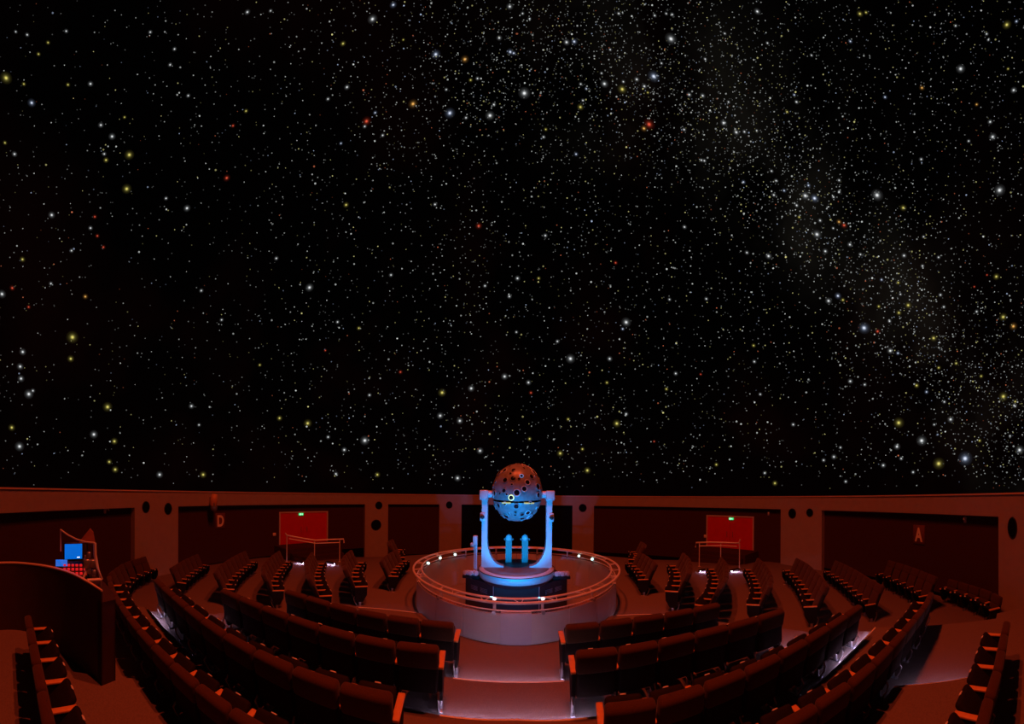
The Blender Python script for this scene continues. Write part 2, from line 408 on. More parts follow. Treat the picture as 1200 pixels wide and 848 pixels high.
# landings in front of the doors
for root, rad, zb, zt, p0, p1 in doors:
    m = MB(); m.arc(R - 1.35, R + 0.3, p0 - 0.03, p1 + 0.03, -1.9, zb)
    o = m.build('door_landing', M_panel); tag(o, 'dark carpeted landing in front of a red door', kind='structure')
    for j in range(4):
        mm = MB(); z1 = zb - 0.2 * (j + 1); mm.arc(R - 1.35 - 0.3 * (j + 1), R - 1.34 - 0.3 * j, p0 - 0.02, p1 + 0.02, -1.9, z1)
        mm.build('step', M_panel, o)

# ------------------------------------------------------------------ dome with its projected sky
RD = 13.55; ZD = ZB1 - 0.02
m = MB(); nu, nv = 128, 40
vs = []; 
for j in range(nv):
    e = (pi / 2) * j / nv
    for k in range(nu): vs.append((RD * cos(e) * cos(2 * pi * k / nu), RD * cos(e) * sin(2 * pi * k / nu), RD * sin(e)))
vs.append((0, 0, RD)); fs = [(j * nu + k, j * nu + (k + 1) % nu, (j + 1) * nu + (k + 1) % nu, (j + 1) * nu + k) for j in range(nv - 1) for k in range(nu)]
fs += [((nv - 1) * nu + k, (nv - 1) * nu + (k + 1) % nu, nv * nu) for k in range(nu)]
m.add(vs, fs, True)
def dome_hit(x, y, rad=RD - 0.05):
    th = (x - CX) / FPX; d = Vector((sin(th), cos(th), -(y - yhor(x)) / FPX)).normalized()
    o = Vector((0, -D, EYE - ZD)); b = o.dot(d); c = o.dot(o) - rad * rad
    t = -b + sqrt(b * b - c); return o + d * t             # relative to the dome centre
sky = bpy.data.materials.new('dome_sky'); sky.use_nodes = True; nt = sky.node_tree; P = nt.nodes['Principled BSDF']
P.inputs['Base Color'].default_value = (0.004, 0.004, 0.004, 1); P.inputs['Roughness'].default_value = 1; P.inputs['Specular IOR Level'].default_value = 0
mw = [dome_hit(*p).normalized() for p in ((640, 60), (800, 130), (950, 250), (1080, 370), (1180, 500))]
nrm = Vector((0, 0, 0))
for i in range(len(mw) - 2): nrm += (mw[i + 1] - mw[i]).cross(mw[i + 2] - mw[i + 1]).normalized() if (mw[i + 1] - mw[i]).cross(mw[i + 2] - mw[i + 1]).length > 1e-6 else Vector()
nrm = (mw[2] - mw[0]).cross(mw[4] - mw[2]).normalized(); off = sum(v.dot(nrm) for v in mw) / len(mw)
tc = nt.nodes.new('ShaderNodeTexCoord'); nv_ = nt.nodes.new('ShaderNodeVectorMath'); nv_.operation = 'NORMALIZE'; nt.links.new(tc.outputs['Object'], nv_.inputs[0])
dp = nt.nodes.new('ShaderNodeVectorMath'); dp.operation = 'DOT_PRODUCT'; nt.links.new(nv_.outputs[0], dp.inputs[0]); dp.inputs[1].default_value = nrm
sb = nt.nodes.new('ShaderNodeMath'); sb.operation = 'SUBTRACT'; nt.links.new(dp.outputs['Value'], sb.inputs[0]); sb.inputs[1].default_value = off
ab = nt.nodes.new('ShaderNodeMath'); ab.operation = 'ABSOLUTE'; nt.links.new(sb.outputs[0], ab.inputs[0])
mr = nt.nodes.new('ShaderNodeMapRange'); mr.interpolation_type = 'SMOOTHSTEP'; mr.inputs[1].default_value = 0.0; mr.inputs[2].default_value = 0.22; mr.inputs[3].default_value = 1; mr.inputs[4].default_value = 0
nt.links.new(ab.outputs[0], mr.inputs[0])
nz = nt.nodes.new('ShaderNodeTexNoise'); nz.inputs['Scale'].default_value = 5.0; nz.inputs['Detail'].default_value = 7; nt.links.new(nv_.outputs[0], nz.inputs['Vector'])
rp = nt.nodes.new('ShaderNodeValToRGB'); rp.color_ramp.elements[0].position = 0.42; rp.color_ramp.elements[1].position = 0.75
rp.color_ramp.elements[0].color = (0, 0, 0, 1); rp.color_ramp.elements[1].color = (0.9, 0.8, 0.62, 1); nt.links.new(nz.outputs['Fac'], rp.inputs[0])
nz2 = nt.nodes.new('ShaderNodeTexNoise'); nz2.inputs['Scale'].default_value = 2.2; nz2.inputs['Detail'].default_value = 4; nt.links.new(nv_.outputs[0], nz2.inputs['Vector'])
rp2 = nt.nodes.new('ShaderNodeValToRGB'); rp2.color_ramp.elements[0].position = 0.5; rp2.color_ramp.elements[1].position = 0.8
rp2.color_ramp.elements[0].color = (0.02, 0.02, 0.025, 1); rp2.color_ramp.elements[1].color = (0.35, 0.07, 0.06, 1); nt.links.new(nz2.outputs['Fac'], rp2.inputs[0])
mx = nt.nodes.new('ShaderNodeMix'); mx.data_type = 'RGBA'; sx_ = nt.nodes.new('ShaderNodeSeparateXYZ'); nt.links.new(nv_.outputs[0], sx_.inputs[0])
mr2 = nt.nodes.new('ShaderNodeMapRange'); mr2.interpolation_type = 'SMOOTHSTEP'; mr2.inputs[1].default_value = -0.15; mr2.inputs[2].default_value = 0.25; nt.links.new(sx_.outputs[0], mr2.inputs[0])
mm_ = nt.nodes.new('ShaderNodeMath'); mm_.operation = 'MULTIPLY'; nt.links.new(mr.outputs[0], mm_.inputs[0]); nt.links.new(mr2.outputs[0], mm_.inputs[1])
nt.links.new(mm_.outputs[0], mx.inputs['Factor']); nt.links.new(rp2.outputs[0], mx.inputs[6])
ad = nt.nodes.new('ShaderNodeMix'); ad.data_type = 'RGBA'; ad.blend_type = 'ADD'; ad.inputs['Factor'].default_value = 1; nt.links.new(rp2.outputs[0], ad.inputs[6]); nt.links.new(rp.outputs[0], ad.inputs[7])
nt.links.new(ad.outputs[2], mx.inputs[7]); nt.links.new(mx.outputs[2], P.inputs['Emission Color']); P.inputs['Emission Strength'].default_value = 0.007
sky.cycles.emission_sampling = 'NONE'
dome = m.build('ceiling', sky); dome.location = (0, 0, ZD); tag(dome, 'black dome ceiling filled with a projected starry sky', kind='structure')

SC_ = {'W': (0.80, 0.84, 0.86), 'B': (0.55, 0.68, 1.0), 'Y': (0.80, 0.70, 0.16), 'O': (1.0, 0.50, 0.12), 'R': (0.85, 0.10, 0.05)}
def star_mat(c):
    mm = bpy.data.materials.new('star_' + c); mm.use_nodes = True; nt = mm.node_tree; nt.nodes.clear()
    o = nt.nodes.new('ShaderNodeOutputMaterial'); e = nt.nodes.new('ShaderNodeEmission'); t = nt.nodes.new('ShaderNodeBsdfTransparent'); mxs = nt.nodes.new('ShaderNodeMixShader')
    tc = nt.nodes.new('ShaderNodeTexCoord'); ln = nt.nodes.new('ShaderNodeVectorMath'); ln.operation = 'LENGTH'; nt.links.new(tc.outputs['Object'], ln.inputs[0])
    core = nt.nodes.new('ShaderNodeValToRGB'); cr = core.color_ramp; cr.elements[0].position = 0.0; cr.elements[0].color = (1, 1, 1, 1); cr.elements[1].position = 1.0; cr.elements[1].color = (0, 0, 0, 1)
    for pos, v in ((0.13, 0.90), (0.24, 0.30), (0.40, 0.075), (0.65, 0.016)):
        q = cr.elements.new(pos); q.color = (v, v, v, 1)
    nt.links.new(ln.outputs['Value'], core.inputs[0])
    rgb = SC_[c]; ramp = nt.nodes.new('ShaderNodeMix'); ramp.data_type = 'RGBA'; ramp.inputs[6].default_value = (*rgb, 1)
    ramp.inputs[7].default_value = tuple(x * 0.45 + 0.55 * (1 if c in 'WB' else x) for x in rgb) + (1,)
    nt.links.new(core.outputs[0], ramp.inputs['Factor']); nt.links.new(ramp.outputs[2], e.inputs[0]); e.inputs[1].default_value = 1.0
    nt.links.new(core.outputs[0], mxs.inputs[0]); nt.links.new(t.outputs[0], mxs.inputs[1]); nt.links.new(e.outputs[0], mxs.inputs[2]); nt.links.new(mxs.outputs[0], o.inputs[0])
    mm.cycles.emission_sampling = 'NONE'
    return mm
star_me = {}
for c in SC_:
    mm = MB(); mm.add([(0, 0, 0)] + [(cos(2 * pi * k / 12), sin(2 * pi * k / 12), 0) for k in range(12)], [(0, 1 + k, 1 + (k + 1) % 12) for k in range(12)])
    star_me[c] = mm.mesh('star', star_mat(c))
def dome_axes(p):                                          # unit tangents (along the parallel, along the meridian) and inward normal
    n = -p.normalized(); e1 = Vector((-p.y, p.x, 0)).normalized(); e2 = n.cross(e1).normalized(); return e1, e2, n
def star_axes(p, e1, e2, rpx):
    q = p + Vector((0, 0, ZD)); c0 = project(q); a = project(q + e1 * 0.02); b = project(q + e2 * 0.02)
    J = Matrix((((a[0] - c0[0]) / 0.02, (b[0] - c0[0]) / 0.02), ((a[1] - c0[1]) / 0.02, (b[1] - c0[1]) / 0.02))).inverted()
    return e1 * J[0][0] * rpx + e2 * J[1][0] * rpx, e1 * J[0][1] * rpx + e2 * J[1][1] * rpx
STARS = '''8.5 98 5 Y/38 126.5 3.5 B/287 22 2.5 W/432 27 4 W/456 10 3 B/506 66 4 B/398 56 2.5 Y/540 71 3.5 O/592 8 3 W/580 45 2.5 W/593 61 3 B/403 106 2.5 W/480 124 4 O/426 145 4 R/424 151 2 W/436 135 2 B/523 134 4.5 B/570 136 4 W/542 139 2 W/547 95 2 Y/555 93 2 W/151 186 4 Y/124 192 2.5 Y/122 185 2 W/148 225 4 Y/61 255 3 W/218 247 3 W/111 257 2 R/114 279 2 R/121 292 2 R/3 346 3.5 W/15 339 2.5 R/27 306 2.5 Y/100 349 2.5 O/85 396 5 Y/60 334 2 W/34 361 2 R/27 413 3 W/361 338 3.5 W/558 265 3 R/264 212 3 R/271 152 2 R/131 165 3 W/118 152 2.5 W/18 185 2.5 W/7 172 2 Y/57 58 2 Y/46 71 2 Y/106 105 2.5 W/80 106 2 Y/29 105 2 Y/219 118 2 W/198 83 2 W/286 135 2 Y/380 411 1.5 R/403 242 2.5 Y/381 120 2 W/445 161 2 W/261 3 2.5 Y/468 50 1.5 Y/78 45 2 W/175 46 2 W/203 65 2 W/566 335 2 W/456 323 2 W/419 385 2 Y/235 342 2 W/84 296 2 W/33 49 2 W
610 109 5 W/659 48 3 W/668 47 3 B/782 41 5 W/762 86 5 B/704 96 3.5 W/725 102 4 Y/751 98 2.5 W/742 90 2.5 W/757 143 5 R/751 148 3 O/676 124 3 Y/804 107 2.5 W/820 108 2.5 W/845 140 3 W/860 151 3 W/884 6 3 W/1006 7 3 Y/1181 20 4 Y/1126 73 4 W/1189 99 3 W/1080 96 2.5 O/1164 155 3.5 W/1161 137 2.5 W/1172 219 5 W/1027 225 5 W/942 226 4 W/953 229 4 B/956 272 4 W/988 261 3 R/982 257 2.5 O/1058 240 3 Y/899 298 3 W/995 284 2.5 W/966 292 2.5 W/981 345 3 B/970 351 3 W/1012 383 5 B/1028 387 2.5 R/1064 356 3 Y/1053 365 2.5 Y/1168 322 3 Y/1176 370 3.5 Y/1188 381 3.5 O/1157 320 1.5 R/1142 334 1.5 R/1094 395 3 Y/732 377 4 W/667 420 4 W/633 160 2 W/604 326 2.5 W/719 307 2 R/1059 297 2.5 W/1106 358 2 W/1042 375 2 W/920 126 2 Y/1120 21 2 W/1157 31 2 W/917 220 2 B/1145 116 2 O
1053 495 4.5 Y/1080 516 4.5 W/1100 543 5 Y/1131 537 6 B/1114 491 3 W/1195 527 4 W/1176 464 4 Y/1074 451 2.5 Y/1043 410 3 W/1051 523 3 W/1035 545 2.5 W/908 566 2.5 Y/991 564 2 W/1013 450 2 W/996 446 2.5 W/1148 516 2 Y/1070 553 2 W/1056 537 2 W
360 496 3.5 Y/327 490 2.5 Y/427 516 4 W/517 460 3.5 Y/515 487 3 W/538 493 3 W/551 455 3 W/590 441 3 W/562 528 3 W/536 560 3 W/432 463 2 W/468 436 2 R/442 556 2.5 Y/238 556 3 Y/187 556 3 W/110 509 3.5 W/126 477 4 Y/134 517 3 Y/135 550 3 Y/128 541 2.5 Y/23 523 4 W/14 501 3 Y/34 462 4 W/24 430 3 W/25 444 3 W/83 421 3 Y/224 476 2.5 W/403 527 2.5 W/384 512 2 W
722 496 3.5 Y/656 531 3 Y/618 448 2.5 W/621 460 2 R/688 551 3 Y/882 404 2 Y/883 423 2 W/820 438 1.5 R/713 420 2.5 W/766 517 1.5 R/977 535 2.5 W/896 554 2 W/682 526 2 Y/710 448 2 Y/665 491 2 Y/826 349 2 W/965 539 2 W/620 514 2 Y/1190 470 2 Y/1150 440 2 Y/1100 430 2 Y'''
bright = []
for tok in STARS.replace('\n', '/').split('/'):
    a = tok.split(); bright.append((float(a[0]), float(a[1]), float(a[2]), a[3]))
def band_d(x, y): return (dome_hit(x, y).normalized().dot(nrm) - off)
def density(x, y):
    b = math.exp(-(band_d(x, y) / 0.10) ** 2) * min(1, max(0, (x - 380) / 250))
    base = 0.11 + 0.20 * min(1, max(0, (x - 200) / 350))
    if y > 560: base *= 0.35
    return base + 0.85 * b * (0.45 + 0.55 * (x / 1200))
rs = random.Random(11)
while len(bright) < 297:
    x, y = rs.uniform(5, 1195), rs.uniform(5, 565)
    if rs.random() < density(x, y): bright.append((x, y, rs.uniform(1.7, 2.2), rs.choice('WWWWWWWYYB')))
for x, y, s, c in bright:
    p = dome_hit(x, y); e1, e2, n = dome_axes(p); rpx = s * 1.55
    o = link('star', star_me[c], dome)
    a, b = star_axes(p, e1, e2, rpx)
    M = Matrix(((a.x, b.x, n.x, p.x), (a.y, b.y, n.y, p.y), (a.z, b.z, n.z, p.z), (0, 0, 0, 1)))
    o.matrix_local = M
# the thousands of faint stars, one mesh with a colour per star
vs, fs, cols = [], [], []
NF = 0
def faint(x, y, rpx, c, br):
    global NF
    p = dome_hit(x, y, RD - 0.035); e1, e2, n = dome_axes(p); a, b = star_axes(p, e1, e2, rpx)
    k0 = len(vs)
    for k in range(6): vs.append(p + a * cos(k * pi / 3) + b * sin(k * pi / 3))
    fs.append(tuple(range(k0, k0 + 6))); cols.append(tuple(v * br for v in c)); NF += 1
tries = 0
while NF < 12500 and tries < 200000:
    tries += 1
    x, y = rs.uniform(-60, 1260), rs.uniform(-40, 572)
    if rs.random() > density(min(max(x, 0), 1200), max(y, 0)): continue
    t = rs.random(); rpx = 0.50 + 0.30 * rs.random() + (0.40 if t > 0.95 else 0)
    br = 0.045 + 0.42 * rs.random() ** 3.0 + (0.18 if t > 0.95 else 0)
    u = rs.random()
    c = (0.85, 0.88, 0.86) if u < 0.74 else (0.95, 0.88, 0.35) if u < 0.90 else (0.6, 0.72, 1.0) if u < 0.965 else (0.95, 0.25, 0.12)
    faint(x, y, rpx, c, br)
for k in range(1500):                                       # the sky goes on behind the camera
    a = rs.uniform(pi * 1.12, pi * 1.88); e = rs.uniform(0.03, 1.35); p = Vector((cos(a) * cos(e), sin(a) * cos(e), sin(e))) * (RD - 0.035)
    jx, jy = project(p + Vector((0, 0, ZD)))
    if -20 < jx < 1220 and -20 < jy < 868: continue
    e1, e2, n = dome_axes(p); k0 = len(vs); s = rs.uniform(0.01, 0.03)
    for j in range(6): vs.append(p + e1 * s * cos(j * pi / 3) + e2 * s * sin(j * pi / 3))
    fs.append(tuple(range(k0, k0 + 6))); br = 0.1 + 0.6 * rs.random() ** 2; cols.append((br, br, br * 0.97))
me = bpy.data.meshes.new('faint_stars'); me.from_pydata([tuple(v) for v in vs], [], fs)
at_ = me.color_attributes.new('star_colour', 'FLOAT_COLOR', 'CORNER'); flat = []
for c in cols: flat += [c[0], c[1], c[2], 1.0] * 6
at_.data.foreach_set('color', flat)
mf = bpy.data.materials.new('faint_star'); mf.use_nodes = True; nt = mf.node_tree; nt.nodes.clear()
o = nt.nodes.new('ShaderNodeOutputMaterial'); e = nt.nodes.new('ShaderNodeEmission'); a = nt.nodes.new('ShaderNodeVertexColor'); a.layer_name = 'star_colour'
nt.links.new(a.outputs[0], e.inputs[0]); nt.links.new(e.outputs[0], o.inputs[0]); mf.cycles.emission_sampling = 'NONE'
me.materials.append(mf); fo = link('faint_stars', me, dome); tag(fo, 'thousands of faint projected stars on the dome', kind='stuff')

# ------------------------------------------------------------------ projector well and railing
pit_z = -0.45
m = MB(); m.lathe([(0.01, pit_z - 0.1), (RING - 0.05, pit_z - 0.1), (RING - 0.05, pit_z), (0.01, pit_z)], 96, capped=False)
o = m.build('projector_well_floor', M_pit); tag(o, 'orange lit round floor of the projector well', kind='structure')
bal = empty('round_balustrade'); tag(bal, 'round balustrade with frosted panels and double handrail around the projector', 'balustrade')
gate_half = math.asin(18 / FPX * 5.33 / RING)
npan = 22; a0 = -pi / 2 + gate_half; a1 = 3 * pi / 2 - gate_half
for k in range(npan):
    p0 = a0 + (a1 - a0) * k / npan + 0.002; p1 = a0 + (a1 - a0) * (k + 1) / npan - 0.002
    m = MB(); m.arc(RING - 0.05, RING, p0, p1, pit_z, 0.585, 8); m.build('frosted_panel', M_frost, bal)
    m = MB(); m.arc(RING - 0.035, RING - 0.015, p0, p1, 0.585, 0.64, 8); m.build('glass_edge', M_glass, bal)
m = MB(); m.arc(RING - 0.05, RING + 0.025, -pi / 2 - gate_half, -pi / 2 + gate_half, -0.02, 0.62, 8); g = m.build('gate_panel', M_gate, bal); g['label'] = 'paler gate panel'
def circ(r, z, n=120): return [(r * cos(2 * pi * k / n), r * sin(2 * pi * k / n), z) for k in range(n)]
m = MB(); m.tube(circ(3.06, 0.84), 0.03, 8, closed=True); m.build('outer_handrail', M_rail, bal)
m = MB(); m.tube(circ(2.83, 0.84), 0.024, 8, closed=True); m.build('inner_handrail', M_rail, bal)
m = MB(); m.tube(circ(RING - 0.02, 0.645), 0.012, 6, closed=True); m.build('glass_top_rail', M_rail, bal)
posts = []
for x in (580, 638): 
    th = (x - CX) / FPX; posts.append(math.asin(max(-1, min(1, (D * sin(th) - 0) / RING * 0 + 5.4 * sin(th) / RING))) - pi / 2)
posts += [-pi / 2 + s * t for s in (-1, 1) for t in (0.62, 1.05, 1.5, 1.95, 2.4, 2.85)]
for k, a in enumerate(posts):
    ca, sa = cos(a), sin(a)
    pst = MB(); pst.tube([(2.90 * ca, 2.90 * sa, 0.45), (2.90 * ca, 2.90 * sa, 0.80)], 0.028, 8)
    pst.tube([(2.83 * ca, 2.83 * sa, 0.83), (2.90 * ca, 2.90 * sa, 0.79), (3.06 * ca, 3.06 * sa, 0.83)], 0.018, 6)
    po = pst.build('post', M_rail, bal)
    cl = MB(); cl.tube([(2.86 * ca, 2.86 * sa, 0.60), (2.99 * ca, 2.99 * sa, 0.60)], 0.04, 8); cl.build('glass_clamp', M_metal, po)
    if k < 2:
        l = MB(); l.lathe([(0.005, -0.03), (0.035, -0.015), (0.04, 0), (0.035, 0.015), (0.005, 0.03)], 10, Matrix.Translation((2.93 * ca, 2.93 * sa, 0.86))); l.build('post_light', M_ledwhite, po)
for k in range(26):
    a = 2 * pi * (k + 0.5) / 26
    z = MB(); z.tube([(2.84 * cos(a - 0.02), 2.84 * sin(a - 0.02), 0.835), (3.05 * cos(a + 0.03), 3.05 * sin(a + 0.03), 0.835)], 0.008, 5)
    z.tube([(2.84 * cos(a + 0.05), 2.84 * sin(a + 0.05), 0.835), (3.05 * cos(a + 0.03), 3.05 * sin(a + 0.03), 0.835)], 0.008, 5); z.build('rail_brace', M_rail, bal)
for x, y in ((502.5, 672), (516.5, 663), (534, 656.5), (679, 658.5), (694.5, 666.5)):
    th = (x - CX) / FPX; r_ = D * cos(th) + sqrt(2.80 ** 2 - (D * sin(th)) ** 2); p = Vector((r_ * sin(th), r_ * cos(th) - D, 0.80))
    p.z = EYE - (y - yhor(x)) / FPX * r_
    p.z = min(max(p.z, 0.74), 0.83)
    l = MB(); l.lathe([(0.005, -0.045), (0.04, -0.03), (0.055, 0), (0.04, 0.03), (0.005, 0.045)], 10, Matrix.Translation(p)); l.build('rail_light', M_ledw, bal)

# ------------------------------------------------------------------ star projector
sp = empty('star_projector', (0, 0, pit_z)); tag(sp, 'blue lit star projector with a ball held between two yoke arms', 'projector')
def part(mb, name, mt, parent=sp):
    off_ = Vector((0, 0, pit_z)); mb.v = [tuple(Vector(v) - off_) for v in mb.v]
    return mb.build(name, mt, parent)
oct_ = [(-0.64, -0.70), (0.64, -0.70), (1.56, 0.0), (1.30, 0.95), (-1.30, 0.95), (-1.56, 0.0)]
m = MB(); m.prism([(x, y, pit_z) for x, y in oct_], (0, 0, 0.41 - pit_z)); cab = part(m, 'base_cabinet', M_cab)
m = MB(); m.prism([(x * 1.015, y * 1.015, 0.39) for x, y in oct_], (0, 0, 0.04)); part(m, 'cabinet_top', M_cab)
for s in (-1, 1):                                           # vent grilles on the slanted faces, seams, feet
    for t in (0.32, 0.66):
        cx_ = s * (0.64 + (1.56 - 0.64) * t); cy_ = -0.70 + 0.70 * t; d = Vector((s * 0.92, 0.70, 0)).normalized(); n_ = Vector((s * 0.70, -0.92, 0)).normalized()
        m = MB()
        for j in range(4):
            c = Vector((cx_, cy_, 0.13 + 0.035 * j)) + n_ * 0.008; m.tube([c - d * 0.14, c + d * 0.14], 0.008, 4)
        part(m, 'vent_grille', M_metal)
    m = MB(); m.tube([(s * 0.64, -0.705, pit_z), (s * 0.64, -0.705, 0.40)], 0.014, 6); part(m, 'corner_trim', M_metal)
m = MB(); m.lathe([(0.01, 0.42), (1.00, 0.42), (1.06, 0.46), (1.06, 0.54)], 48, capped=False); part(m, 'turntable_skirt', M_cab)
m = MB(); m.lathe([(1.02, 0.52), (1.13, 0.55), (1.15, 0.62), (1.15, 0.72), (1.12, 0.77), (1.0, 0.775)], 64, capped=False); part(m, 'turntable_rim', M_yoke)
m = MB(); m.lathe([(1.01, 0.70), (1.01, 0.765), (0.6, 0.785), (0.01, 0.79)], 48, capped=False); part(m, 'turntable_top', M_disc)
m = MB(); m.lathe([(1.152, 0.735), (1.165, 0.74), (1.165, 0.75), (1.15, 0.755)], 64, capped=False); part(m, 'rim_band', M_cab)
BZ = 3.03; BRX = 0.765; BRZ = 0.87
for s in (-1, 1):
    # side view in x-z: straight upright, quarter-round gusset at the foot
    out = [(1.06, 0.74), (1.06, 2.95), (1.02, 3.02), (0.92, 3.02), (0.89, 2.95), (0.89, 1.62)]
    for j in range(1, 9):
        a = (pi / 2) * j / 8; out.append((0.89 - 0.50 * (1 - cos(a)), 1.62 - 0.80 * sin(a) * 1.0 + 0.0))
    out.append((0.39, 0.74))
    m = MB(); m.prism([(s * x, -0.13, z) for x, z in out], (0, 0.26, 0)); arm = part(m, 'yoke_arm', M_yoke)
    m = MB(); m.rbox(s * 1.0 - 0.13, s * 1.0 + 0.13, -0.19, 0.19, 2.80, 3.10, 0.03, 2); part(m, 'bearing_head', M_yoke)
    m = MB(); m.lathe([(0.09, -0.20), (0.11, -0.18), (0.11, 0.18), (0.09, 0.20)], 16, Matrix.Translation((s * 0.82, 0, 2.98)) @ Matrix.Rotation(pi / 2, 4, 'Y')); part(m, 'trunnion', M_yoke)
    m = MB(); m.rbox(s * 1.03 - 0.08, s * 1.03 + 0.08, -0.17, 0.17, 2.16, 2.42, 0.025, 2); part(m, 'arm_bracket', M_yoke)
    m = MB(); m.lathe([(0.02, -0.06), (0.06, -0.05), (0.06, 0.05), (0.02, 0.06)], 12, Matrix.Translation((s * 1.03, -0.2, 2.29)) @ Matrix.Rotation(pi / 2, 4, 'X')); part(m, 'bracket_knob', M_cab)
# ball: upper and lower shells with a dark equatorial slot
def shell(e0, e1, name, mt):
    m = MB(); prof = []
    for j in range(15):
        e = e0 + (e1 - e0) * j / 14; prof.append((max(0.004, BRX * cos(e)), BRZ * sin(e)))
    m.lathe(prof, 56, Matrix.Translation((0, 0, BZ)) @ Matrix.Rotation(0.10, 4, 'X'), capped=False); return part(m, name, mt)
up = shell(-0.20, pi / 2, 'upper_ball_shell', M_ball); lo = shell(-pi / 2, -0.27, 'lower_ball_shell', M_ball)
m = MB(); prof = [(BRX * 0.94 * cos(e), BRZ * 0.94 * sin(e)) for e in (-0.32, -0.26, -0.2, -0.15)]
m.lathe(prof, 48, Matrix.Translation((0, 0, BZ)) @ Matrix.Rotation(0.10, 4, 'X'), capped=False); part(m, 'ball_belt', M_dark)
rb = random.Random(3); spots = []
def add_port(az, el, r, kind=0):
    spots.append((az, el, r)); d = Vector((cos(el) * sin(az) * BRX, -cos(el) * cos(az) * BRX, sin(el) * BRZ))
    n_ = Vector((cos(el) * sin(az) / BRX, -cos(el) * cos(az) / BRX, sin(el) / BRZ)).normalized()
    M = Matrix.Translation(d + Vector((0, 0, BZ))) @ n_.to_track_quat('Z', 'Y').to_matrix().to_4x4()
    m = MB(); m.lathe([(r * 0.70, 0.0), (r * 0.70, 0.012), (r * 0.85, 0.020), (r, 0.012), (r * 1.04, -0.02)], 14, M, capped=False)
    ring = part(m, 'lens_ring', M_lit if kind == 1 else M_litb if kind == 2 else (M_ball if len(spots) % 3 else M_yoke), up if el > -0.2 else lo)
    m = MB(); m.lathe([(r * 0.73, 0.012), (r * 0.4, 0.02), (0.004, 0.026)], 14, M, capped=False)
    m.v = [tuple(Vector(v) - Vector((0, 0, pit_z))) for v in m.v]
    m.build('lens', M_dark, up if el > -0.2 else lo)
M_lit = mat('lit_lens_ring', (0.6, 0.7, 0.3), 0.4, emit=(0.75, 0.95, 0.45), estr=0.9)
M_litb = mat('lit_lens_blue', (0.3, 0.5, 0.8), 0.4, emit=(0.05, 0.35, 0.8), estr=0.6)
add_port(-0.22, -0.30 + 0.12, 0.085, 1); add_port(0.18, 0.55, 0.06, 2)
t = 0
while len(spots) < 105 and t < 9000:
    t += 1
    az = rb.uniform(-pi, pi); el = math.asin(rb.uniform(-0.95, 0.97)); r = rb.choice((0.045, 0.06, 0.075, 0.09, 0.11))
    if abs(el + 0.235) < 0.035 + r * 1.3: continue
    if abs(abs(az) - pi / 2) < 0.28 and abs(el) < 0.3: continue
    p = Vector((cos(el) * sin(az), -cos(el) * cos(az), sin(el)))
    if all((p - Vector((cos(b) * sin(a), -cos(b) * cos(a), sin(b)))).length * 0.8 > (r + q) * 1.02 for a, b, q in spots): add_port(az, el, r)
M_slot = mat('lit_slot', (0.5, 0.5, 0.2), 0.5, emit=(0.45, 0.42, 0.10), estr=0.8)
for az0, az1 in ((-0.62, -0.25), (0.28, 0.72)):
    m = MB(); pts = []
    for j in range(7):
        az = az0 + (az1 - az0) * j / 6; el = -0.36; pts.append((cos(el) * sin(az) * BRX * 1.01, -cos(el) * cos(az) * BRX * 1.01, BZ + sin(el) * BRZ))
    m.tube(pts, 0.022, 6); part(m, 'lit_slot', M_slot)
# two small upright projectors behind the table, instrument mast, lamp clusters
for x in (-0.26, 0.27):
    m = MB(); m.prism([(x - 0.10, 0.55, 0.775), (x + 0.10, 0.55, 0.775), (x + 0.10, 0.77, 0.775), (x - 0.10, 0.77, 0.775)], (0, 0, 0.72)); tw = part(m, 'planet_projector_tower', M_grey)
    m = MB(); m.lathe([(0.02, -0.10), (0.09, -0.08), (0.11, 0), (0.09, 0.08), (0.02, 0.12)], 14, Matrix.Translation((x, 0.64, 1.56))); part(m, 'planet_projector_head', M_yoke)
    for dx in (-0.13, 0.13):
        m = MB(); m.lathe([(0.02, -0.05), (0.035, -0.04), (0.035, 0.05), (0.02, 0.06)], 10, Matrix.Translation((x + dx, 0.60, 1.53)) @ Matrix.Rotation(pi / 2, 4, 'X')); part(m, 'planet_lens', M_grey)
m = MB(); m.tube([(-1.22, -0.1, 0.60), (-1.22, -0.1, 1.65)], 0.035, 8); m.tube([(-1.28, -0.1, 0.60), (-1.28, -0.1, 1.5)], 0.02, 6); part(m, 'instrument_mast', M_yoke)
m = MB(); m.rbox(-1.32, -1.18, -0.18, -0.02, 1.42, 1.72, 0.03, 2); m.rbox(-1.40, -1.26, -0.18, -0.06, 1.38, 1.50, 0.02, 1); part(m, 'mast_head', M_yoke)
for s in (-1, 1):
    for j in range(5):
        x = s * (1.18 + 0.085 * j); M = Matrix.Translation((x, -0.18 + 0.05 * (j % 2), 0.60)) @ Matrix.Rotation(s * 0.25, 4, 'Y') @ Matrix.Rotation(pi / 2.3, 4, 'X')
        m = MB(); m.lathe([(0.03, -0.10), (0.055, -0.09), (0.055, 0.06), (0.075, 0.07), (0.075, 0.14), (0.05, 0.15)], 12, M); part(m, 'planet_lamp', M_yoke)
    m = MB(); m.box(s * 1.37 - 0.26, s * 1.37 + 0.26, -0.16, 0.16, 0.42, 0.50); m.box(s * 1.3 - 0.04, s * 1.3 + 0.04, -0.1, 0.02, 0.48, 0.58); part(m, 'lamp_bracket', M_cab)
